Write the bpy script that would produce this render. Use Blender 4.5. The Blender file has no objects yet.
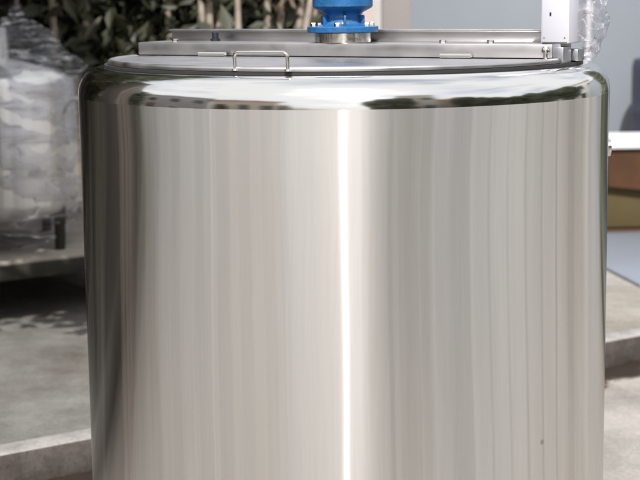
import bpy, bmesh, math, random
from mathutils import Vector, Matrix, noise
R = math.radians
PI = math.pi
random.seed(7)
S = bpy.context.scene
COL = S.collection

# ------------------------------------------------------------------ helpers
class MB:
    def __init__(self): self.bm = bmesh.new()
    def box(self, c, s, rz=0, bev=0.0, rot=None, seg=2):
        r = bmesh.ops.create_cube(self.bm, size=1)
        vs = r['verts']
        bmesh.ops.scale(self.bm, vec=s, verts=vs)
        if bev > 0:
            es = list({e for v in vs for e in v.link_edges})
            rr = bmesh.ops.bevel(self.bm, geom=es, offset=bev, segments=seg, affect='EDGES', profile=.5)
            vs = list({v for f in rr['faces'] for v in f.verts} | {v for v in vs if v.is_valid})
        if rot is not None:
            bmesh.ops.rotate(self.bm, cent=(0, 0, 0), matrix=rot, verts=vs)
        if rz: bmesh.ops.rotate(self.bm, cent=(0, 0, 0), matrix=Matrix.Rotation(rz, 3, 'Z'), verts=vs)
        bmesh.ops.translate(self.bm, vec=c, verts=vs)
        return self
    def lathe(self, prof, n=64, c=(0, 0, 0), cap0=False, cap1=False, a0=0.0, a1=2*PI):
        full = abs(a1 - a0 - 2*PI) < 1e-6
        m = n if full else n + 1
        rings = []
        for (r, z) in prof:
            rings.append([self.bm.verts.new((c[0] + r*math.cos(a0 + (a1-a0)*k/n), c[1] + r*math.sin(a0 + (a1-a0)*k/n), c[2] + z)) for k in range(m)])
        for i in range(len(rings)-1):
            a, b = rings[i], rings[i+1]
            for k in range(n):
                j = (k+1) % m
                self.bm.faces.new((a[k], a[j], b[j], b[k]))
        if cap0: self.bm.faces.new(list(reversed(rings[0])))
        if cap1: self.bm.faces.new(rings[-1])
        return self
    def tube(self, pts, rad, n=10, cap=True):
        pts = [Vector(p) for p in pts]
        rads = rad if isinstance(rad, (list, tuple)) else [rad]*len(pts)
        rings = []
        prev = None
        for i, p in enumerate(pts):
            t = (pts[min(i+1, len(pts)-1)] - pts[max(i-1, 0)]).normalized()
            if prev is None:
                prev = t.orthogonal().normalized()
            u = (prev - t*prev.dot(t)).normalized(); prev = u
            v = t.cross(u)
            rings.append([self.bm.verts.new(p + (u*math.cos(2*PI*k/n) + v*math.sin(2*PI*k/n))*rads[i]) for k in range(n)])
        for a, b in zip(rings, rings[1:]):
            for k in range(n):
                self.bm.faces.new((a[k], a[(k+1) % n], b[(k+1) % n], b[k]))
        if cap:
            self.bm.faces.new(list(reversed(rings[0]))); self.bm.faces.new(rings[-1])
        return self
    def poly(self, pts):
        self.bm.faces.new([self.bm.verts.new(p) for p in pts]); return self
    def build(self, name, mat, parent=None, smooth=40, loc=None):
        me = bpy.data.meshes.new(name)
        bmesh.ops.recalc_face_normals(self.bm, faces=self.bm.faces[:])
        self.bm.to_mesh(me); self.bm.free()
        o = bpy.data.objects.new(name, me); COL.objects.link(o)
        if mat: me.materials.append(mat)
        if smooth:
            me.polygons.foreach_set('use_smooth', [True]*len(me.polygons))
            try: me.set_sharp_from_angle(angle=R(smooth))
            except Exception: pass
        if parent: o.parent = parent
        if loc: o.location = loc
        return o

def tag(o, label=None, cat=None, group=None, kind=None):
    if label: o['label'] = label
    if cat: o['category'] = cat
    if group: o['group'] = group
    if kind: o['kind'] = kind
    return o
def empty(name, loc=(0, 0, 0), rz=0):
    o = bpy.data.objects.new(name, None); COL.objects.link(o)
    o.location = loc; o.rotation_euler.z = rz; o.empty_display_size = .1
    return o
def copy_tree(o, parent=None):
    c = o.copy(); COL.objects.link(c)
    if parent: c.parent = parent
    for ch in list(o.children): copy_tree(ch, c)
    return c

# ------------------------------------------------------------------ materials
def mat(name):
    m = bpy.data.materials.new(name); m.use_nodes = True
    nt = m.node_tree; nt.nodes.clear()
    out = nt.nodes.new('ShaderNodeOutputMaterial')
    return m, nt, out
def N(nt, t, **kw):
    n = nt.nodes.new(t)
    for k, v in kw.items():
        if k in n.inputs.keys(): n.inputs[k].default_value = v
        else: setattr(n, k, v)
    return n
def ramp(nt, src, stops):
    r = nt.nodes.new('ShaderNodeValToRGB')
    e = r.color_ramp.elements
    while len(e) < len(stops): e.new(.5)
    for el, (p, c) in zip(e, stops):
        el.position = p; el.color = (*c, 1) if len(c) == 3 else c
    nt.links.new(src, r.inputs['Fac']); return r
def simple(name, col, rough=.5, metal=0.0, nscale=8, var=.12, bump=.0, bscale=60, coat=0.0, spec=.5):
    m, nt, out = mat(name)
    b = N(nt, 'ShaderNodeBsdfPrincipled', Roughness=rough, Metallic=metal)
    b.inputs['Coat Weight'].default_value = coat
    b.inputs['Specular IOR Level'].default_value = spec
    tc = N(nt, 'ShaderNodeTexCoord')
    nz = N(nt, 'ShaderNodeTexNoise', Scale=nscale, Detail=6.0, Roughness=.6)
    nt.links.new(tc.outputs['Object'], nz.inputs['Vector'])
    r = ramp(nt, nz.outputs['Fac'], [(.3, tuple(c*(1-var) for c in col)), (.7, tuple(min(1, c*(1+var)) for c in col))])
    nt.links.new(r.outputs['Color'], b.inputs['Base Color'])
    if bump:
        n2 = N(nt, 'ShaderNodeTexNoise', Scale=bscale, Detail=4.0)
        nt.links.new(tc.outputs['Object'], n2.inputs['Vector'])
        bp = N(nt, 'ShaderNodeBump', Strength=bump, Distance=.01)
        nt.links.new(n2.outputs['Fac'], bp.inputs['Height']); nt.links.new(bp.outputs['Normal'], b.inputs['Normal'])
    nt.links.new(b.outputs['BSDF'], out.inputs['Surface'])
    return m

def mat_brushed():
    """circumferentially brushed stainless: reflections smear up and down"""
    m, nt, out = mat('brushed_steel')
    L = nt.links.new
    tc = N(nt, 'ShaderNodeTexCoord'); sp = N(nt, 'ShaderNodeSeparateXYZ'); L(tc.outputs['Object'], sp.inputs[0])
    at = N(nt, 'ShaderNodeMath', operation='ARCTAN2'); L(sp.outputs['Y'], at.inputs[0]); L(sp.outputs['X'], at.inputs[1])
    wn = N(nt, 'ShaderNodeTexNoise', Scale=2.6, Detail=2.0); L(tc.outputs['Object'], wn.inputs['Vector'])
    wa = N(nt, 'ShaderNodeMath', operation='MULTIPLY_ADD'); L(wn.outputs['Fac'], wa.inputs[0]); wa.inputs[1].default_value = .06; L(at.outputs[0], wa.inputs[2])
    cb = N(nt, 'ShaderNodeCombineXYZ'); L(wa.outputs[0], cb.inputs['X'])
    mz = N(nt, 'ShaderNodeMath', operation='MULTIPLY'); L(sp.outputs['Z'], mz.inputs[0]); mz.inputs[1].default_value = .045
    L(mz.outputs[0], cb.inputs['Y'])
    n1 = N(nt, 'ShaderNodeTexNoise', Scale=9.0, Detail=1.5, Roughness=.45); L(cb.outputs[0], n1.inputs['Vector'])
    n2 = N(nt, 'ShaderNodeTexNoise', Scale=75.0, Detail=2.0, Roughness=.6); L(cb.outputs[0], n2.inputs['Vector'])
    ad = N(nt, 'ShaderNodeMath', operation='MULTIPLY_ADD'); L(n2.outputs['Fac'], ad.inputs[0]); ad.inputs[1].default_value = .035
    L(n1.outputs['Fac'], ad.inputs[2])
    bp = N(nt, 'ShaderNodeBump', Strength=.035, Distance=.004); L(ad.outputs[0], bp.inputs['Height'])
    # faint streaky tone + one small scuff
    r = ramp(nt, n2.outputs['Fac'], [(.3, (.785, .772, .75)), (.7, (.82, .806, .785))])
    di = N(nt, 'ShaderNodeVectorMath', operation='DISTANCE'); L(tc.outputs['Object'], di.inputs[0]); di.inputs[1].default_value = SCUFF
    lt = ramp(nt, di.outputs['Value'], [(.0025, (.55, .48, .45)), (.006, (1, 1, 1))])
    mx = N(nt, 'ShaderNodeMix', data_type='RGBA', blend_type='MULTIPLY'); mx.inputs['Factor'].default_value = 1
    L(r.outputs['Color'], mx.inputs['A']); L(lt.outputs['Color'], mx.inputs['B'])
    tg = N(nt, 'ShaderNodeTangent', direction_type='RADIAL', axis='Z')
    def gl(rough, an, dist):
        g = N(nt, 'ShaderNodeBsdfAnisotropic', distribution=dist, Roughness=rough, Anisotropy=an)
        L(mx.outputs['Result'], g.inputs['Color']); L(tg.outputs[0], g.inputs['Tangent']); L(bp.outputs[0], g.inputs['Normal'])
        return g
    a = gl(.198, .902, 'BECKMANN'); b = gl(.25, .86, 'GGX')
    ms = N(nt, 'ShaderNodeMixShader'); ms.inputs['Fac'].default_value = .03
    L(a.outputs[0], ms.inputs[1]); L(b.outputs[0], ms.inputs[2]); L(ms.outputs[0], out.inputs['Surface'])
    return m
SCUFF = (.405, -.4427, .497)

def mat_polished(name='polished_steel', rough=.105, col=(.77, .76, .74), wob=.14, wscale=9):
    m, nt, out = mat(name); L = nt.links.new
    b = N(nt, 'ShaderNodeBsdfPrincipled', Roughness=rough, Metallic=1.0)
    b.inputs['Base Color'].default_value = (*col, 1)
    tc = N(nt, 'ShaderNodeTexCoord')
    nz = N(nt, 'ShaderNodeTexNoise', Scale=wscale, Detail=2.0); L(tc.outputs['Object'], nz.inputs['Vector'])
    bp = N(nt, 'ShaderNodeBump', Strength=wob, Distance=.01); L(nz.outputs['Fac'], bp.inputs['Height'])
    L(bp.outputs[0], b.inputs['Normal'])
    rr = ramp(nt, nz.outputs['Fac'], [(.2, (rough*.7,)*3), (.8, (rough*1.4,)*3)])
    L(rr.outputs['Color'], b.inputs['Roughness'])
    L(b.outputs[0], out.inputs['Surface']); return m

def mat_film(name, amount=.45, scale=(6, 6, 18)):
    m, nt, out = mat(name); L = nt.links.new
    tc = N(nt, 'ShaderNodeTexCoord'); mp = N(nt, 'ShaderNodeMapping'); mp.inputs['Scale'].default_value = scale
    L(tc.outputs['Object'], mp.inputs[0])
    nz = N(nt, 'ShaderNodeTexNoise', Scale=1.0, Detail=5.0, Roughness=.6, Distortion=1.2); L(mp.outputs[0], nz.inputs['Vector'])
    bp = N(nt, 'ShaderNodeBump', Strength=.8, Distance=.02); L(nz.outputs['Fac'], bp.inputs['Height'])
    g = N(nt, 'ShaderNodeBsdfPrincipled', Roughness=.16); g.inputs['Base Color'].default_value = (.55, .55, .58, 1)
    g.inputs['Specular IOR Level'].default_value = 1.0
    L(bp.outputs[0], g.inputs['Normal'])
    t = N(nt, 'ShaderNodeBsdfTransparent'); t.inputs['Color'].default_value = (.93, .93, .95, 1)
    mp2 = N(nt, 'ShaderNodeMapping'); mp2.inputs['Scale'].default_value = tuple(q*.8 for q in scale); mp2.inputs['Rotation'].default_value = (R(7), R(5), 0)
    L(tc.outputs['Object'], mp2.inputs[0])
    nr = N(nt, 'ShaderNodeTexNoise', Scale=1.0, Detail=3.0, Roughness=.5, Distortion=.8); L(mp2.outputs[0], nr.inputs['Vector'])
    sb = N(nt, 'ShaderNodeMath', operation='SUBTRACT'); L(nr.outputs['Fac'], sb.inputs[0]); sb.inputs[1].default_value = .5
    ab = N(nt, 'ShaderNodeMath', operation='ABSOLUTE'); L(sb.outputs[0], ab.inputs[0])
    cl = ramp(nt, ab.outputs[0], [(.0, (.75,)*3), (.022, (0, 0, 0))])        # folded creases, several layers thick
    r0 = ramp(nt, nz.outputs['Fac'], [(.45, (amount*.35,)*3), (.72, (min(1, amount*2.0),)*3)])
    r = N(nt, 'ShaderNodeMix', data_type='RGBA', blend_type='SCREEN'); r.inputs['Factor'].default_value = 1
    L(r0.outputs['Color'], r.inputs['A']); L(cl.outputs['Color'], r.inputs['B'])
    ms = N(nt, 'ShaderNodeMixShader'); L(r.outputs['Result'], ms.inputs['Fac']); L(t.outputs[0], ms.inputs[1]); L(g.outputs[0], ms.inputs[2])
    L(ms.outputs[0], out.inputs['Surface']); return m

def mat_ground(name, base, stain=None, patches=True, gutter=False, ws=1.0):
    m, nt, out = mat(name); L = nt.links.new
    b = N(nt, 'ShaderNodeBsdfPrincipled', Roughness=.85)
    b.inputs['Specular IOR Level'].default_value = .25
    tc = N(nt, 'ShaderNodeTexCoord')
    n1 = N(nt, 'ShaderNodeTexNoise', Scale=3.2*ws, Detail=9.0, Roughness=.65); L(tc.outputs['Object'], n1.inputs['Vector'])
    n2 = N(nt, 'ShaderNodeTexNoise', Scale=60.0, Detail=6.0, Roughness=.7); L(tc.outputs['Object'], n2.inputs['Vector'])
    c1 = ramp(nt, n1.outputs['Fac'], [(.32, tuple(c*.72 for c in base)), (.52, base), (.72, tuple(min(.85, c*1.25) for c in base))])
    c2 = ramp(nt, n2.outputs['Fac'], [(.25, (.72, .72, .72)), (.6, (1, 1, 1)), (.8, (1.0, 1.0, 1.0))])
    mx = N(nt, 'ShaderNodeMix', data_type='RGBA', blend_type='MULTIPLY'); mx.inputs['Factor'].default_value = 1
    L(c1.outputs['Color'], mx.inputs['A']); L(c2.outputs['Color'], mx.inputs['B'])
    col = mx.outputs['Result']
    if gutter:     # ragged darker brown band along the foot of the kerb
        mp = N(nt, 'ShaderNodeMapping', vector_type='POINT')
        dv = N(nt, 'ShaderNodeVectorMath', operation='DOT_PRODUCT'); L(tc.outputs['Object'], dv.inputs[0]); dv.inputs[1].default_value = (*KN, 0)
        n3 = N(nt, 'ShaderNodeTexNoise', Scale=4.5, Detail=6.0, Roughness=.7); L(tc.outputs['Object'], n3.inputs['Vector'])
        ad = N(nt, 'ShaderNodeMath', operation='MULTIPLY_ADD'); L(n3.outputs['Fac'], ad.inputs[0]); ad.inputs[1].default_value = .34
        sb = N(nt, 'ShaderNodeMath', operation='SUBTRACT'); L(dv.outputs['Value'], sb.inputs[0]); sb.inputs[1].default_value = KD
        ab = N(nt, 'ShaderNodeMath', operation='ABSOLUTE'); L(sb.outputs[0], ab.inputs[0]); L(ab.outputs[0], ad.inputs[2])
        g = ramp(nt, ad.outputs[0], [(.28, (.10, .075, .06)), (.32, (.30, .25, .21)), (.35, (1, 1, 1))])
        m2 = N(nt, 'ShaderNodeMix', data_type='RGBA', blend_type='MULTIPLY'); m2.inputs['Factor'].default_value = 1
        L(col, m2.inputs['A']); L(g.outputs['Color'], m2.inputs['B']); col = m2.outputs['Result']
    if stain:      # old oil / soil marks, fixed patches
        n4 = N(nt, 'ShaderNodeTexNoise', Scale=1.3, Detail=5.0, Roughness=.6); L(tc.outputs['Object'], n4.inputs['Vector'])
        g = ramp(nt, n4.outputs['Fac'], [(.5, (1, 1, 1)), (.68, stain)])
        m3 = N(nt, 'ShaderNodeMix', data_type='RGBA', blend_type='MULTIPLY'); m3.inputs['Factor'].default_value = 1
        L(col, m3.inputs['A']); L(g.outputs['Color'], m3.inputs['B']); col = m3.outputs['Result']
    L(col, b.inputs['Base Color'])
    n5 = N(nt, 'ShaderNodeTexNoise', Scale=150.0, Detail=3.0, Roughness=.6); L(tc.outputs['Object'], n5.inputs['Vector'])
    g5 = ramp(nt, n5.outputs['Fac'], [(.30, (.45, .43, .40)), (.40, (1, 1, 1)), (.66, (1, 1, 1)), (.74, (1.25, 1.25, 1.25))])
    m5 = N(nt, 'ShaderNodeMix', data_type='RGBA', blend_type='MULTIPLY'); m5.inputs['Factor'].default_value = 1
    L(col, m5.inputs['A']); L(g5.outputs['Color'], m5.inputs['B']); L(m5.outputs['Result'], b.inputs['Base Color'])
    bp = N(nt, 'ShaderNodeBump', Strength=.5, Distance=.006); L(n2.outputs['Fac'], bp.inputs['Height']); L(bp.outputs[0], b.inputs['Normal'])
    L(b.outputs[0], out.inputs['Surface']); return m

def mat_leaf(name, c0, c1, scale=6):
    m, nt, out = mat(name); L = nt.links.new
    b = N(nt, 'ShaderNodeBsdfPrincipled', Roughness=.5)
    tc = N(nt, 'ShaderNodeTexCoord')
    nz = N(nt, 'ShaderNodeTexNoise', Scale=scale, Detail=3.0); L(tc.outputs['Object'], nz.inputs['Vector'])
    r = ramp(nt, nz.outputs['Fac'], [(.35, c0), (.65, c1)]); L(r.outputs['Color'], b.inputs['Base Color'])
    L(b.outputs[0], out.inputs['Surface']); return m

def mat_brick(name, c1, c2, mortar, scale=1.0, bw=.4, bh=.2):
    m, nt, out = mat(name); L = nt.links.new
    b = N(nt, 'ShaderNodeBsdfPrincipled', Roughness=.85)
    tc = N(nt, 'ShaderNodeTexCoord'); mp = N(nt, 'ShaderNodeMapping'); mp.inputs['Rotation'].default_value = (R(90), 0, 0)
    L(tc.outputs['Object'], mp.inputs[0])
    br = N(nt, 'ShaderNodeTexBrick'); br.inputs['Scale'].default_value = scale
    br.inputs['Color1'].default_value = (*c1, 1); br.inputs['Color2'].default_value = (*c2, 1); br.inputs['Mortar'].default_value = (*mortar, 1)
    br.inputs['Brick Width'].default_value = bw; br.inputs['Row Height'].default_value = bh; br.inputs['Mortar Size'].default_value = .012
    L(mp.outputs[0], br.inputs['Vector']); L(br.outputs['Color'], b.inputs['Base Color'])
    L(b.outputs[0], out.inputs['Surface']); return m

# kerb line: through KA along KDIR, KN points toward the road (camera) side
KA = Vector((-1.008, .762, 0)); KB = Vector((1.137, 2.262, 0))
KDIR = (KB-KA).normalized(); KNv = Vector((KDIR.y, -KDIR.x, 0)); KN = (KNv.x, KNv.y); KD = KNv.dot(KA)
KANG = math.atan2(KDIR.y, KDIR.x)

M = {}
M['brushed'] = mat_brushed()
M['polished'] = mat_polished()
M['lidsteel'] = mat_polished('lid_steel', .38, (.52, .51, .515), .012, 14)
M['rod'] = mat_polished('rod_steel', .16, (.72, .70, .66), .05, 40)
M['dullsteel'] = mat_polished('dull_steel', .33, (.50, .51, .54), .3, 12)
M['gapshade'] = simple('gap_shade_black', (.03, .03, .032), .6)  # black that stands for the shade in the lid gap
M['blue'] = simple('blue_paint', (.022, .145, .37), .4, nscale=38, var=.22, coat=.25, bump=.22, bscale=140)
M['white_plastic'] = simple('white_plastic', (.74, .75, .83), .4, nscale=5, var=.02)
M['dark'] = simple('dark_plastic', (.02, .02, .03), .5)
M['road'] = mat_ground('road_surface', (.43, .405, .375), (.80, .78, .75), gutter=True)
M['pavement'] = mat_ground('pavement_concrete', (.42, .40, .365), (.74, .71, .66), ws=1.6)
M['kerb'] = mat_ground('kerb_stone', (.42, .40, .39), ws=4)
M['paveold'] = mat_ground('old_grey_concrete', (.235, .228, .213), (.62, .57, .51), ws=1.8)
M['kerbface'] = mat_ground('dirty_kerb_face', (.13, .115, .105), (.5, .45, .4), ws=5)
M['wallblue'] = simple('grey_blue_render', (.29, .32, .365), .8, nscale=1.1, var=.06, bump=.15, bscale=40)
M['wallpink'] = simple('pale_pink_render', (.66, .56, .54), .85, nscale=2, var=.06, bump=.2, bscale=50)
M['cream'] = simple('cream_render', (.62, .54, .42), .85, nscale=1, var=.08)
M['beige'] = simple('beige_render', (.55, .52, .44), .85, nscale=1, var=.08)
M['whitehouse'] = simple('white_render', (.72, .70, .67), .85, nscale=1, var=.05)
M['roofred'] = simple('red_tile', (.30, .12, .08), .8, nscale=14, var=.3)
M['glass'] = simple('window_glass', (.03, .035, .04), .08, nscale=1, var=.1)
M['wood'] = simple('brown_wood', (.11, .06, .035), .7, nscale=9, var=.25)
M['greywood'] = simple('weathered_timber', (.085, .072, .062), .85, nscale=7, var=.25)
M['skid'] = simple('dark_painted_steel', (.022, .021, .014), .9, nscale=9, var=.3)
M['deck'] = simple('worn_plywood', (.36, .32, .27), .75, nscale=7, var=.2)
M['block'] = mat_brick('grey_pink_block', (.25, .21, .205), (.20, .175, .175), (.29, .265, .26), 1.0, .06, .024)
M['card'] = simple('cardboard', (.105, .078, .03), .85, nscale=5, var=.12)
M['cardbrown'] = simple('brown_cardboard', (.068, .028, .009), .85, nscale=6, var=.2)
M['foam'] = simple('white_foam', (.80, .79, .80), .7, nscale=9, var=.03)
M['sheet'] = simple('pale_blue_sheet', (.235, .26, .31), .45, nscale=3, var=.05)
M['navy'] = simple('navy_plastic', (.055, .06, .10), .45, nscale=3, var=.1)
M['cabinet'] = simple('grey_cabinet_paint', (.22, .215, .205), .5, nscale=4, var=.12)
M['post'] = simple('beige_pipe', (.62, .55, .48), .6, nscale=3, var=.12)
M['film'] = mat_film('stretch_film', .14, (3, 3, 22))
M['filmc'] = mat_film('clear_film', .26, (16, 16, 16))
M['bark'] = simple('bark', (.16, .125, .095), .9, nscale=20, var=.35)
M['palestem'] = simple('pale_stem', (.42, .36, .30), .85, nscale=16, var=.3)
M['leafdark'] = mat_leaf('dark_leaf', (.026, .03, .017), (.065, .07, .04))
M['leafgreen'] = mat_leaf('green_leaf', (.09, .105, .065), (.18, .20, .125), 2)
M['leafdry'] = mat_leaf('dry_leaf', (.30, .20, .13), (.55, .46, .36), 9)

# ------------------------------------------------------------------ setting
g = MB()
def quad(a, b, c, d): g.poly([a, b, c, d])
BIG = 400
g.poly([(-BIG, -BIG, 0), (BIG, -BIG, 0), (BIG, BIG, 0), (-BIG, BIG, 0)])
tag(g.build('road', M['road'], smooth=0), kind='structure')
# raised pavement behind the kerb line
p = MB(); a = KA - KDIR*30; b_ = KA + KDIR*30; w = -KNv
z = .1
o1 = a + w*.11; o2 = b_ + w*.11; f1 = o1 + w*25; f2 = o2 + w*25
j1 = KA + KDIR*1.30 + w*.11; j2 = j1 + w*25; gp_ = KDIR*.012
p.bm.faces.new([p.bm.verts.new((q.x, q.y, z)) for q in (j1 + gp_, o2, f2, j2 + gp_)])
tag(p.build('pavement', M['pavement'], smooth=0), kind='structure')
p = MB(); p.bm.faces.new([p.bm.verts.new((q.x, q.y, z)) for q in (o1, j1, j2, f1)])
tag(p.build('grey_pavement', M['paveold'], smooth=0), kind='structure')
k = MB()
L0 = 1.0
for i in range(-30, 30):
    c = KA + KDIR*(i*L0 + .35) + w*.055
    k.box((c.x, c.y, .049), (L0-.006, .110, .106), KANG, .008)
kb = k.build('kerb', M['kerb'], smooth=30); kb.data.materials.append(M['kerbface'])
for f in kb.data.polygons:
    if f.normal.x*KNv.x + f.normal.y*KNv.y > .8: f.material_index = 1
tag(kb, kind='structure')

# ------------------------------------------------------------------ the mixing tank
T = empty('mixing_tank', (0, 0, 0))
tag(T, 'large cylindrical stainless steel mixing tank with brushed wall and polished rim, standing on the road', 'tank')
ZS = 1.2
m = MB(); m.lathe([(.0, .02), (.57, .02), (.592, .026), (.6, .04)] + [(.6, .04 + (ZS-.04)*i/40) for i in range(1, 41)], 360)
for v in m.bm.verts:          # the sheet is not quite true: a few millimetres of hollow and swell
    rr = math.hypot(v.co.x, v.co.y)
    if rr > .595 and v.co.z > .04:
        n = noise.noise(Vector((v.co.x*2.6, v.co.y*2.6, v.co.z*1.5 + 4.0)))
        fade = min(1, (ZS - v.co.z)/.10, (v.co.z-.04)/.1)
        kx = 1 + .0042*n*max(0, fade)/.6; v.co.x *= kx; v.co.y *= kx
m.build('body', M['brushed'], T, 35)
m = MB()
prof = [(.6, ZS)]; Kn = 60; al = [R(4) + R(86)*((i+.5)/Kn)**1.5 for i in range(Kn)]
Lh = .062/sum(math.cos(q) for q in al); Li = .050/sum(math.sin(q) for q in al)
for q in al: prof.append((prof[-1][0] - Li*math.sin(q), prof[-1][1] + Lh*math.cos(q)))
prof += [(.545, ZS+.0622), (.50, ZS+.0622)]
m.lathe(prof, 360); m.build('shoulder', M['polished'], T, 50)
m = MB(); m.lathe([(.500, 1.2625), (.540, 1.2625), (.540, 1.268), (.500, 1.268)], 160); m.build('gap_shade_ring', M['gapshade'], T)  # dark ring put in for the shade between lid and shoulder
BR = R(-24.5)
U = Vector((math.cos(BR), math.sin(BR), 0)); V = Vector((-math.sin(BR), math.cos(BR), 0))
def uv(u, v, z): q = U*u + V*v; return Vector((q.x, q.y, z))
# two half lids, either side of the bridge
def half_lid(sgn):
    m = MB(); n = 90
    v0 = -.062 if sgn < 0 else .088
    rr = .532; e = .006
    prof = [(rr-.02, 1.2685), (rr-.001, 1.2685), (rr, 1.2695), (rr, 1.2735)] + [(rr-e+e*math.cos(t), 1.2735+e*math.sin(t)) for t in (R(20), R(45), R(70), R(90))]
    # flat top is slightly dropped inside a rolled rim
    prof += [(rr-.014, 1.2795), (rr-.020, 1.2775), (rr-.03, 1.2772)]
    rings = []
    for (r, z) in prof:
        ph = math.asin(min(.99, abs(v0)/r))
        ring = []
        for i in range(n+1):
            t = ph + (PI-2*ph)*i/n
            ring.append(m.bm.verts.new(uv(r*math.cos(t), sgn*r*math.sin(t), z)))
        rings.append(ring)
    for a, b in zip(rings, rings[1:]):
        for i in range(n): m.bm.faces.new((a[i], a[i+1], b[i+1], b[i]))
    m.bm.faces.new(rings[-1])
    m.bm.faces.new(list(reversed(rings[0])))
    o = m.build('lid', M['lidsteel'], T, 30)
    # wire bail
    h = MB(); rc = .5285; c0 = uv(.066 if sgn < 0 else -.03, sgn*rc, 1.271); hw = .058; hh = .036; br = .009
    pts = [(-hw, 0), (-hw, hh-br)] + [(-hw+br-br*math.cos(t), hh-br+br*math.sin(t)) for t in (R(30), R(60), R(90))]
    pts += [(hw-br+br*math.sin(t), hh-br+br*math.cos(t)) for t in (0, R(30), R(60), R(90))] + [(hw, 0)]
    h.tube([c0 + U*x + Vector((0, 0, zz)) - V*sgn*zz*.12*(-1) for x, zz in pts], .0036, 10)
    for s in (-1, 1): h.lathe([(.0, .004), (.007, .004), (.008, 0)], 14, tuple(c0 + U*hw*s))
    h.build('handle', M['rod'], o)
    for s in (-.3, .3):
        hg = MB(); q0 = uv(s - .035, v0*1.0 + sgn*.012, 1.283); q1 = uv(s + .035, v0 + sgn*.012, 1.283)
        hg.tube([q0, q1], .0055, 10)
        hg.build('hinge', M['rod'], o)
half_lid(-1); half_lid(1)
# bridge: shallow channel with an upturned rear rail
m = MB()
c = uv(.0, .013, 1.2935); m.box(c, (1.02, .145, .030), BR, .0025)
bridge = m.build('bridge', M['lidsteel'], T, 30)
m = MB(); c = uv(-.01, .0835, 1.3215); m.box(c, (.98, .006, .030), BR, .0018); c = uv(-.01, .0775, 1.3335); m.box(c, (.98, .02, .005), BR, .001)
m.build('rear_rail', M['lidsteel'], bridge, 30)
m = MB()
for u in (-.36, ):
    m.lathe([(.0, .022), (.006, .022), (.008, .02), (.008, .006), (.012, .006), (.012, 0)], 16, tuple(uv(u, .05, 1.3085)))
m.build('stop_bolt', M['dark'], bridge)
for u in (-.43, .25, .36):
    m = MB(); m.lathe([(.0, .007), (.007, .007), (.008, .006), (.008, 0)], 6, tuple(uv(u, -.02, 1.3085)))
    m.build('bolt', M['rod'], bridge)
# hinge bracket + wing knob at the right end of the bridge
m = MB()
m.box(uv(.524, -.03, 1.285), (.022, .06, .036), BR, .003); m.box(uv(.512, -.05, 1.292), (.03, .01, .05), BR, .002)
m.box(uv(.53, .04, 1.283), (.03, .05, .026), BR, .003)
br_ = m.build('clamp_bracket', M['dullsteel'], T, 30)
m = MB(); m.lathe([(.0, .016), (.006, .0155), (.009, .011), (.009, .004), (.005, .001), (.005, -.012)], 20, tuple(uv(.497, -.062, 1.288)))
m.build('clamp_knob', M['rod'], br_)
# gearbox and motor
G = MB(); G.lathe([(0, 1.3087), (.063, 1.3087), (.064, 1.3097), (.064, 1.3300), (.063, 1.3310), (.0, 1.3310)], 64)
gb_base = G.build('mounting_plate', M['rod'], T, 35)
G = MB()
pr = [(0, 1.3312), (.0795, 1.3312), (.081, 1.3325), (.081, 1.3435), (.0795, 1.3450), (.058, 1.3462), (.046, 1.350), (.0425, 1.356), (.0415, 1.364), (.0425, 1.371), (.047, 1.3765), (.057, 1.3815), (.066, 1.3865), (.0685, 1.390), (.0685, 1.415), (.069, 1.417), (.060, 1.420), (.060, 1.50), (.0, 1.50)]
G.lathe(pr, 96)
for i in range(6):        # cast ribs on the neck
    a = 2*PI*i/6 + .62
    G.box((.047*math.cos(a), .047*math.sin(a), 1.358), (.014, .006, .024), a, .002)
gear = G.build('gearbox', M['blue'], T, 35)
for i in range(6):
    a = 2*PI*i/6 + .35
    bt = MB(); bt.lathe([(0, .008), (.0065, .008), (.0072, .007), (.0072, 0)], 6, (.070*math.cos(a), .070*math.sin(a), 1.345)); bt.build('bolt', M['rod'], gear)
G = MB(); G.lathe([(0, 1.501), (.078, 1.501), (.078, 1.515), (.07, 1.52), (.07, 1.74), (.06, 1.76), (0, 1.76)], 64)
for i in range(24):
    a = 2*PI*i/24; G.box((.074*math.cos(a), .074*math.sin(a), 1.63), (.014, .003, .2), a)
G.build('motor', M['blue'], T, 35)
# control box on the right end of the bridge
cb = uv(.5125, .0045, 0); BRB = BR + R(2)
m = MB(); m.box((cb.x, cb.y, 1.425), (.061, .125, .232), BRB, .004)
cbx = m.build('control_box', M['white_plastic'], T, 30)
Ub = Vector((math.cos(BRB), math.sin(BRB), 0)); Vb = Vector((-math.sin(BRB), math.cos(BRB), 0))
m = MB(); q = cb - Vb*.0648 - Ub*.009; m.box((q.x, q.y, 1.3715), (.0035, .0025, .007), BRB, .0006); m.build('latch', M['dark'], cbx)
m = MB(); q = cb - Vb*.0632; m.box((q.x, q.y, 1.425), (.054, .002, .224), BRB, .0008); m.build('door', M['white_plastic'], cbx, 30)
for du, z in ((-.022, 1.322), (.022, 1.322), (-.022, 1.528), (.022, 1.528)):
    q = cb - Vb*.0645 + Ub*du; m = MB(); m.box((q.x, q.y, z), (.0035, .0016, .0035), BRB, .0006); m.build('screw', M['rod'], cbx)
# side fittings of the tank
m = MB(); qa = Vector((math.cos(R(3)), math.sin(R(3)), 0))
m.tube([qa*.59 + Vector((0, 0, 1.06)), qa*.615 + Vector((0, 0, 1.06))], .016, 20); m.tube([qa*.610 + Vector((0, 0, 1.06)), qa*.617 + Vector((0, 0, 1.06))], .021, 20)
m.build('outlet_stub', M['rod'], T)

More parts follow.
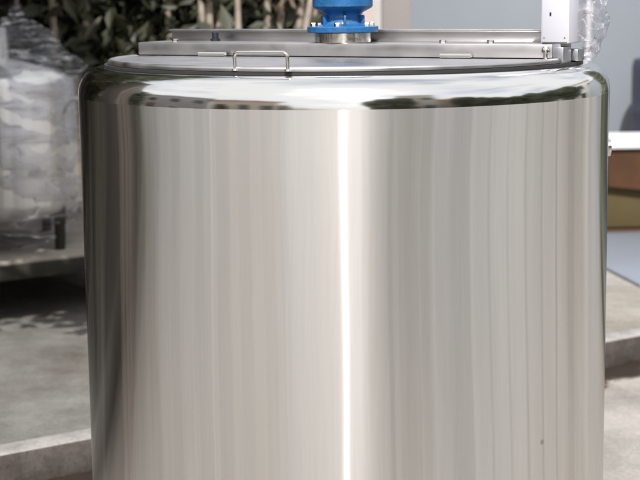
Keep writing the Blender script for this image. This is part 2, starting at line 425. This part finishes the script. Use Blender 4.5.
# clear film bunched behind the control box
def crumple(name, mt, f, nu, nv, amp, sc, seed, parent=None):
    bm = bmesh.new(); vs = []
    for j in range(nv+1):
        row = []
        for i in range(nu+1):
            q = Vector(f(i/nu, j/nv))
            n = noise.noise_vector(q*sc + Vector((seed, seed*2, 0))) + .5*noise.noise_vector(q*sc*2.3 + Vector((seed, 0, seed)))
            row.append(bm.verts.new(q + n*amp))
        vs.append(row)
    for j in range(nv):
        for i in range(nu): bm.faces.new((vs[j][i], vs[j][i+1], vs[j+1][i+1], vs[j+1][i]))
    x = MB(); x.bm.free(); x.bm = bm
    return x.build(name, mt, parent, 30)
cq = cb + Ub*.036 + Vb*.058
def drape(s, t):
    a = -1.6 + 3.6*s; rr = .026 + .012*t
    q = cq + (Ub*math.cos(a) + Vb*math.sin(a))*rr*(1.1 - .25*math.sin(t*7))
    return (q.x, q.y, 1.285 + .27*(1-t) - .015*math.sin(s*9))
fl = crumple('plastic_film', M['filmc'], drape, 46, 60, .016, 26, 3)
tag(fl, 'crumpled clear plastic film hanging beside the white control box on the tank lid', 'plastic film')

# ------------------------------------------------------------------ left: wrapped goods on a skid
# the skid's front edge runs parallel to the kerb
PA = Vector((-1.40, 2.50, 0)); PD = KDIR; PN = -KNv
def pk(s, t, z): q = PA + PD*s + PN*t; return Vector((q.x, q.y, z))
m = MB()
c = pk(-.35, .6, .315); m.box(c, (2.7, 1.2, .06), KANG, .006)
for s in (-1.5, -.35, .8):
    for t in (.12, 1.08):
        q = pk(s, t, .193); m.box(q, (.07, .07, .186), KANG, .004)
sk = m.build('skid', M['skid'], None, 30)
tag(sk, 'low dark skid with a plywood deck carrying the film wrapped equipment on the pavement', 'skid')
m = MB(); c = pk(-.35, .6, .353); m.box(c, (2.66, 1.17, .016), KANG, .003); m.build('deck', M['deck'], sk, 30)
ZD = .361
# film wrapped tank
c = Vector((-1.535, 3.02, 0)); RW = .425
W = empty('wrapped_tank', (c.x, c.y, ZD)); tag(W, 'tank on dark legs wrapped in creased stretch film, standing on the skid', 'tank')
m = MB(); m.lathe([(.0, .10), (.2, .105), (.36, .135), (.40, .17), (.415, .21), (.415, .70), (.40, .73), (.34, .76), (.12, .80), (.11, .93), (0, .94)], 96); m.build('body', M['brushed'], W, 35)
for i in range(4):
    a = R(-28) + i*PI/2; l = MB(); l.tube([(.385*math.cos(a), .385*math.sin(a), .36), (.375*math.cos(a), .375*math.sin(a), 0)], [.030, .022], 14); l.build('leg', M['skid'], W)
m = MB(); a = R(-16)
m.tube([(.41*math.cos(a), .41*math.sin(a), .63), (.455*math.cos(a), .455*math.sin(a), .63)], .010, 12)
m.lathe([(0, -.016), (.012, -.013), (.017, 0), (.012, .013), (0, .016)], 18, (.465*math.cos(a), .465*math.sin(a), .63))
m.build('fitting', M['foam'], W, 40)
def wrapf(s, t):
    a = 2*PI*s; z = .05 + .95*t
    rr = RW + .010*math.sin(z*52 + 2.6*math.sin(a*2+z*3)) + .012*math.sin(a*5 + z*16)
    if z > .72: rr -= (z-.72)*1.05            # drawn in over the domed top
    if z < .18: rr -= (.18-z)*.5
    return (rr*math.cos(a), rr*math.sin(a), z + .04*math.sin(a*3+1))
crumple('wrapping_film', M['film'], wrapf, 190, 130, .012, 15, 1, W)

# ------------------------------------------------------------------ right: carton, foam board, sheet, drum
cx, cy = 1.83, 5.05; gz = .1
CT = empty('cardboard_carton', (cx, cy, gz), R(3)); tag(CT, 'opened brown cardboard carton with its front flap hanging down, against the grey wall', 'carton')
m = MB(); m.box((0, 0, .253), (.86, .56, .43), 0, .006); m.build('carton_body', M['card'], CT, 30)
m = MB()
m.poly([(-.42, -.284, .468), (.42, -.284, .468), (.42, -.345, .18), (-.42, -.318, .268)])
fo = m.build('flap', M['cardbrown'], CT, 0); sm = fo.modifiers.new('s', 'SOLIDIFY'); sm.thickness = .007
m = MB(); m.poly([(-.42, .284, .468), (.42, .284, .468), (.42, .335, .20), (-.42, .335, .20)])
fo = m.build('flap', M['card'], CT, 0); sm = fo.modifiers.new('s', 'SOLIDIFY'); sm.thickness = .007
pl = MB()
for y in (-.22, 0, .22): pl.box((cx, cy+y, gz+.018), (.84, .09, .034), R(3), .003)
po = pl.build('timber_battens', M['wood'], None, 30); tag(po, 'dark timber battens lying on the pavement under the cardboard carton', 'battens')
fb = MB(); fb.box((cx-.02, cy-.02, gz+.471+.018), (.94, .60, .036), R(3), .006)
fb = fb.build('foam_board', M['foam'], None, 30); tag(fb, 'thick white foam slab lying on top of the cardboard carton', 'foam slab')
sh_ = MB()
P0 = Vector((1.309, 3.222, 0)); e1 = Vector((-.061, .40, 0)).normalized(); e2 = Vector((e1.y, -e1.x, 0)); e2 = (e2 + e1*.02).normalized()
cc = P0 + e1*.72 + e2*.75
sh_.box((cc.x, cc.y, .1+.009), (1.5, 1.44, .014), math.atan2(e2.y, e2.x), .002)
sh_ = sh_.build('panel', M['sheet'], None, 30); tag(sh_, 'pale blue flat panel lying on the pavement in front of the carton', 'panel')
m = MB(); zz = [0]
pr = [(0, 0), (.27, 0), (.285, .015)]
for i in range(1, 31):
    z0 = .02 + .86*i/31; rr = .285 + (.008 if i in (10, 11, 20, 21) else 0); pr.append((rr, z0))
pr += [(.275, .90), (.26, .905), (.25, .895), (0, .895)]
m.lathe(pr, 64)
dr = m.build('drum', M['navy'], None, 35, (2.05, 5.85, .1)); tag(dr, 'navy blue plastic drum standing behind the carton at the right edge', 'drum')

# ------------------------------------------------------------------ behind: wall, pillar, pipe, shrubs
WY = 6.3
m = MB(); m.box((4.9, WY+.12, 1.65), (9.2, .24, 3.1), 0, .004)
wl = m.build('rendered_wall', M['wallblue'], None, 30); tag(wl, 'plain grey blue rendered wall behind the tank', 'wall')
m = MB(); m.box((4.9, WY+.12, 3.24), (9.3, .34, .08), 0, .01); m.build('coping', M['kerb'], wl, 30)
m = MB(); m.box((-5.4, WY+.32, 1.35), (11.2, .24, 2.5), 0, .004)
wl = m.build('garden_wall', M['wallpink'], None, 30); tag(wl, 'pale pink rendered wall behind the shrubs at the left', 'wall')
m = MB(); m.box((-5.4, WY+.32, 2.64), (11.3, .34, .08), 0, .01); m.build('coping', M['kerb'], wl, 30)
m = MB(); m.box((.305, 5.3, .95), (.165, .17, 1.7), 0, .004); pi_ = m.build('block_pillar', M['block'], None, 30)
tag(pi_, 'narrow pillar of small grey pink blocks behind the blue gearbox', 'pillar')
m = MB(); m.box((.305, 5.3, 1.83), (.22, .22, .06), 0, .008); m.build('cap', M['kerb'], pi_, 30)
m = MB(); m.tube([(1.555, WY-.05, .1), (1.555, WY-.05, 3.1)], .016, 14)
for z in (.7, 1.3, 2.2): m.box((1.555, WY-.03, z), (.05, .06, .02), 0, .003)
dp = m.build('conduit_pipe', M['foam'], None, 40); tag(dp, 'thin pale vertical conduit pipe fixed to the grey blue wall', 'pipe')

def leaves(bm, rnd, c, rad, n, size, long=2.2, squash=(1, 1, 1), up=.0):
    for _ in range(n):
        d = Vector((rnd.gauss(0, 1), rnd.gauss(0, 1), rnd.gauss(0, 1))).normalized()*rad*(rnd.random()**.45)
        q = Vector(c) + Vector((d.x*squash[0], d.y*squash[1], d.z*squash[2]))
        a = Vector((rnd.gauss(0, 1), rnd.gauss(0, 1), rnd.gauss(0, 1)+up)).normalized()
        b = a.orthogonal().normalized(); b = (b*math.cos(rnd.random()*6) + a.cross(b)*math.sin(rnd.random()*6)).normalized()
        s = size*rnd.uniform(.6, 1.3)
        l = a*s*long*.5; w_ = b*s*.5
        nn = a.cross(b)*s*.12
        bm.faces.new([bm.verts.new(q - l), bm.verts.new(q + w_ - nn), bm.verts.new(q + l), bm.verts.new(q - w_ - nn)])
def shrub(i, x, y, h, wd, nst, rnd, label, dry=False, lean=0.0, ln=1500):
    r = empty('shrub', (x, y, .1)); tag(r, label, 'shrub', 'shrubs along the pale wall')
    st = MB()
    tops = []
    for s in range(nst):
        bx, by = rnd.uniform(-.16, .16)*wd*2, rnd.uniform(-.34, -.05)
        tx, ty = bx + rnd.uniform(-.35, .35)*wd + lean, by + rnd.uniform(-.15, .15)
        hh = h*rnd.uniform(.8, 1.05)
        mid = Vector(((bx+tx)/2 + rnd.uniform(-.05, .05), (by+ty)/2, hh*.55))
        st.tube([(bx, by, 0), mid*.5 + Vector((bx, by, 0))*.5, mid, (tx, ty, hh)], [.030, .027, .022, .009], 8)
        tops.append((Vector((bx, by, 0)), mid, Vector((tx, ty, hh))))
    st.build('stem', M['palestem'], r)
    lf = MB()
    for (b0, mid, tp) in tops:
        for t in (.4, .6, .8, 1.0):
            q = b0.lerp(mid, t*2) if t < .5 else mid.lerp(tp, t*2-1)
            leaves(lf.bm, rnd, q + Vector((rnd.uniform(-.1, .1), rnd.uniform(0, .15), 0)), .26*wd*2, ln//(nst*4), .055, 2.6, (1, .6, 1), .4)
    leaves(lf.bm, rnd, (0, .28, h*.62), h*.5, int(ln*.7), .075, 2.0, (wd*1.1, .3, 1))
    lf.build('foliage', M['leafdark'], r, 0)
    if dry:
        d = MB()
        for (b0, mid, tp) in tops:
            leaves(d.bm, rnd, mid.lerp(tp, .7) + Vector((0, -.12, 0)), .2, 7, .05, 3.2, (1.1, .5, 1), .8)
        d.build('dry_leaves', M['leafdry'], r, 0)
    return r
rnd = random.Random(11)
shrub(0, -1.42, 4.6, 1.9, .55, 4, rnd, 'dark leafy shrub with grey stems at the left, rising behind the wrapped tank')
shrub(1, -1.08, 4.75, 1.9, .5, 4, rnd, 'dense dark shrub behind the left end of the tank lid')
shrub(2, -.62, 4.5, 1.85, .4, 8, rnd, 'dark shrub with pale slanting stems behind the lid handle', lean=.05)
shrub(3, -.30, 4.55, 1.8, .34, 7, rnd, 'shrub with dry tan leaves just left of the blue gearbox', dry=True, lean=.12, ln=1100)

# ------------------------------------------------------------------ across the road (mirrored in the steel)
def polar(az, d):   # azimuth from the tank axis towards the camera, + to the camera's right
    return Vector((math.sin(R(az))*d, -math.cos(R(az))*d, 0))
def tree_proto(rnd, h, rad, nclump, nleaf, size=.13, cz=.68, squash=.8):
    tr = MB(); th = h*.55
    pts = [(0, 0, 0), (rnd.uniform(-.1, .1), rnd.uniform(-.1, .1), th*.5), (rnd.uniform(-.15, .15), rnd.uniform(-.15, .15), th)]
    tr.tube(pts, [.04*h*.7, .03*h*.7, .02*h*.7], 10)
    cl = []
    for i in range(nclump):
        d = Vector((rnd.gauss(0, 1), rnd.gauss(0, 1), rnd.gauss(0, 1))).normalized()*rad*rnd.uniform(.35, .8)
        cpt = Vector((d.x, d.y, h*cz + d.z*squash)); cl.append(cpt)
        tr.tube([pts[-1] if i % 2 else pts[1], Vector(pts[-1]).lerp(cpt, .5) + Vector((0, 0, -.1)), cpt], [.02*h*.4, .012*h*.4, .004*h], 6)
    lf = MB()
    for cpt in cl: leaves(lf.bm, rnd, cpt, rad*.42, nleaf//nclump, size, 1.7, (1, 1, .8))
    return tr, lf
def tree(loc, rnd, label, group=None, **kw):
    r = empty('tree', loc); tag(r, label, 'tree', group)
    tr, lf = tree_proto(rnd, **kw)
    tr.build('trunk', M['bark'], r); lf.build('crown', M['leafgreen'], r, 0)
    return r
# two unseen trees added on the left to shade the wrapped tank and skid
rt = random.Random(5)
r_ = empty('tree', (-2.5, 1.1, 0)); tag(r_, 'unseen low spreading tree added left of the tank to shade the wrapped equipment', 'tree')
tr = MB(); tr.tube([(0, 0, 0), (.05, .05, .8), (-.05, 0, 1.7)], [.11, .09, .07], 10); lf = MB()
for cx_, y0, y1 in ((-3.6, .8, 3.2), (-3.0, .8, 3.0), (-2.4, .8, 2.7), (-1.8, .8, 2.5), (-1.3, .85, 2.2), (-.9, .9, 1.9)):
    y = y0
    while y < y1:
        cpt = Vector((cx_ + 2.5 + rt.uniform(-.08, .08), y - 1.1, 2.25 + rt.uniform(-.1, .25)))
        leaves(lf.bm, rt, cpt, .44, 280, .075, 1.7, (1, 1, .75))
        tr.tube([(-.05, 0, 1.7), Vector((-.05, 0, 1.7)).lerp(cpt, .5) + Vector((0, 0, .08)), cpt], [.03, .018, .006], 6)
        y += .5
tr.build('trunk', M['bark'], r_); lf.build('crown', M['leafgreen'], r_, 0)
tree((-3.3, 4.2, .1), rt, 'unseen tree added further along the pavement to shade the wrapped tank', h=4.8, rad=2.7, nclump=30, nleaf=13000, size=.20, cz=.72, squash=.5)
cr_ = empty('added_crate', (-2.00, .16, 0)); tag(cr_, 'unseen tall weathered timber crate on the road, added to darken the left side of the tank', 'crate')  # crate added out of view to put a dark band in the steel
m = MB(); m.box((0, 0, 1.16), (1.08, .30, 2.08), 0, .01); m.build('case', M['greywood'], cr_, 30)
for x in (-.44, 0, .44): m = MB(); m.box((x, 0, .06), (.10, .34, .12), 0, .006); m.build('skid_runner', M['wood'], cr_, 30)
for x in (-.49, -.16, .16, .49):
    for y in (-.162, .162): m = MB(); m.box((x, y, 1.16), (.09, .024, 2.04), 0, .004); m.build('batten', M['greywood'], cr_, 30)
hd = empty('hedge', (-4.3, 2.6, 0)); tag(hd, 'unseen tall clipped hedge added at the left to darken the reflection in the tank', 'hedge')  # hedge added outside the view so the steel mirrors something dark
hm = MB()
for i in range(16): leaves(hm.bm, rt, (rt.uniform(-.15, .15), -2.6 + i*.42, 1.0), .75, 420, .15, 1.7, (.6, .6, 1)); leaves(hm.bm, rt, (rt.uniform(-.15, .15), -2.6 + i*.42, 2.1), .75, 420, .15, 1.7, (.6, .6, 1))
hm.build('foliage', M['leafgreen'], hd, 0)
m = MB()
for i in range(12): m.tube([(0, -2.4 + i*.56, 0), (.05, -2.4 + i*.56, 1.2), (0, -2.3 + i*.56, 2.3)], [.05, .04, .015], 7)
m.build('stems', M['bark'], hd)
h2 = copy_tree(hd); h2.location = (3.5, 4.3, .1); h2.rotation_euler.z = R(-38); h2.scale = (1, .42, 1); h2['label'] = 'unseen short hedge added right of the carton to darken the edge of the tank'  # second hedge, added unseen to darken the right edge of the steel
gp = 'street trees mirrored in the tank'
t0 = tree(polar(18.5, 6.6), rt, 'round bushy tree across the road, mirrored right of the sun streak', h=4.6, rad=1.15, nclump=30, nleaf=9000, size=.17, cz=.50, squash=1.65)
t1 = tree(polar(52, 10), rt, 'leafy street tree across the road seen as a reflection in the tank', gp, h=4.8, rad=1.7, nclump=26, nleaf=6000, size=.2, cz=.55, squash=1.25)
for az, d, s in ((61, 10.5, .85), (70, 9.5, .75), (79, 10.5, .9), (88, 9, .75), (97, 10, .95), (107, 9.5, .9), (-25, 12, .75)):
    c = copy_tree(t1); c.location = polar(az, d); c.scale = (s, s, s); c.rotation_euler.z = az
def house(loc, rz, w_, d_, h_, wallm, label, roof=True, nwin=3):
    r = empty('house', loc, rz); tag(r, label, 'house')
    m = MB(); m.box((0, d_/2, h_/2), (w_, d_, h_), 0, .02); m.build('wall', wallm, r, 30)
    if roof:
        m = MB(); hw, o = w_/2+.35, .35
        a = [(-hw, -o, h_), (hw, -o, h_), (hw, d_+o, h_), (-hw, d_+o, h_)]
        b = [(-hw*.45, d_/2, h_+1.5), (hw*.45, d_/2, h_+1.5)]
        m.poly([a[0], a[1], b[1], b[0]]); m.poly([a[2], a[3], b[0], b[1]]); m.poly([a[1], a[2], b[1]]); m.poly([a[3], a[0], b[0]]); m.poly([q for q in a])
        bmesh.ops.remove_doubles(m.bm, verts=m.bm.verts[:], dist=.001)
        m.build('roof', M['roofred'], r, 0)
    else:
        m = MB(); m.box((0, d_/2, h_+.15), (w_+.2, d_+.2, .3), 0, .02); m.build('parapet', wallm, r, 30)
    for i in range(nwin):
        x = -w_/2 + w_*(i+.5)/nwin
        for z in ([h_*.55] if h_ < 4 else [h_*.28, h_*.72]):
            m = MB(); m.box((x, -.02, z), (1.0, .06, 1.2), 0, .01); f = m.build('window', M['whitehouse'], r, 30)
            m = MB(); m.box((x, -.055, z), (.84, .02, 1.04), 0); m.build('pane', M['glass'], f, 0)
    m = MB(); m.box((w_*.5-.9 if nwin > 1 else 0, -.03, 1.05), (.95, .07, 2.1), 0, .01); m.build('door', M['wood'], r, 30)
    return r
def face(az): return R(az) + PI     # front (-Y local) looks back at the tank
house(polar(-40, 9), face(-40), 4.6, 6, 3.8, M['cream'], 'cream house with red tiled roof across the road, mirrored left of the sun streak')
house(polar(30, 9.5), face(30), 2.6, 5, 6.2, M['beige'], 'tall beige house without eaves across the road, mirrored right of the round tree', roof=False, nwin=2)
house(polar(41, 12), face(41), 5, 5, 4.2, M['cream'], 'small cream house with red roof beside the tall beige house across the road', nwin=2)
house(polar(118, 12), face(118), 6, 6, 4.6, M['whitehouse'], 'white house beyond the street trees, mirrored at the right edge of the tank', roof=False)
house(polar(-72, 9), face(-72), 5.6, 5, 4.2, M['kerb'], 'grey flat roofed workshop left of the cream house, mirrored in the rim', roof=False)
m = MB(); c = polar(-13, 11); m.box((c.x, c.y, .9), (4.2, .2, 2.2), R(-14), .01)
wl = m.build('boundary_wall', M['cream'], None, 30); tag(wl, 'low cream boundary wall right of the red roofed house across the road', 'wall')

# ------------------------------------------------------------------ light, sky, camera
SUN_EL, SUN_AZ = R(48), 0.0
W_ = bpy.data.worlds.new('World'); S.world = W_; W_.use_nodes = True
nt = W_.node_tree; nt.nodes.clear()
o = nt.nodes.new('ShaderNodeOutputWorld'); bg = nt.nodes.new('ShaderNodeBackground'); sky = nt.nodes.new('ShaderNodeTexSky')
sky.sky_type = 'NISHITA'; sky.sun_disc = False; sky.sun_elevation = SUN_EL; sky.sun_rotation = PI
sky.air_density = 1.0; sky.dust_density = 3.0; sky.ozone_density = 1.0
bg.inputs['Strength'].default_value = .13
tc = nt.nodes.new('ShaderNodeTexCoord'); cn = N(nt, 'ShaderNodeTexNoise', Scale=1.7, Detail=7.0, Roughness=.55, Distortion=.3)
mp = N(nt, 'ShaderNodeMapping'); mp.inputs['Scale'].default_value = (1, 1, 2.2); mp.inputs['Location'].default_value = (3.1, .4, 0)
nt.links.new(tc.outputs['Generated'], mp.inputs[0]); nt.links.new(mp.outputs[0], cn.inputs['Vector'])
cr = ramp(nt, cn.outputs['Fac'], [(.34, (.45, .45, .45)), (.54, (1, 1, 1))])
mx = N(nt, 'ShaderNodeMix', data_type='RGBA'); mx.inputs['B'].default_value = (6.0, 6.05, 6.2, 1)
nt.links.new(cr.outputs['Color'], mx.inputs['Factor']); nt.links.new(sky.outputs[0], mx.inputs['A'])
nt.links.new(mx.outputs['Result'], bg.inputs[0]); nt.links.new(bg.outputs[0], o.inputs[0])
sd = bpy.data.lights.new('sun', 'SUN'); sd.energy = 3.2; sd.angle = R(.53); sd.color = (1, .965, .92)
so = bpy.data.objects.new('sun', sd); COL.objects.link(so)
tos = Vector((math.sin(SUN_AZ)*math.cos(SUN_EL), -math.cos(SUN_AZ)*math.cos(SUN_EL), math.sin(SUN_EL)))
so.rotation_euler = tos.to_track_quat('Z', 'Y').to_euler()

cd = bpy.data.cameras.new('camera'); co = bpy.data.objects.new('camera', cd); COL.objects.link(co)
th, yaw, roll = .160926, -.01635, -.01078
fw = Vector((math.sin(yaw)*math.cos(th), math.cos(yaw)*math.cos(th), -math.sin(th)))
rt_ = fw.cross(Vector((0, 0, 1))).normalized(); up = rt_.cross(fw)
c_, s_ = math.cos(roll), math.sin(roll)
rt2, up2 = rt_*c_ + up*s_, up*c_ - rt_*s_
mw = Matrix((( rt2.x, up2.x, -fw.x, 0), (rt2.y, up2.y, -fw.y, -3.4898), (rt2.z, up2.z, -fw.z, 1.41945), (0, 0, 0, 1)))
co.matrix_world = mw
cd.sensor_width = 36; cd.lens = 36*1520.334/640; cd.clip_start = .05; cd.clip_end = 2000
cd.dof.use_dof = True; cd.dof.focus_distance = 3.15; cd.dof.aperture_fstop = 5.6
S.camera = co
S.view_settings.view_transform = 'Standard'; S.view_settings.look = 'None'
S.view_settings.exposure = .48; S.view_settings.gamma = 1
S.cycles.max_bounces = 12; S.cycles.glossy_bounces = 6; S.cycles.transparent_max_bounces = 24
S.cycles.caustics_reflective = False
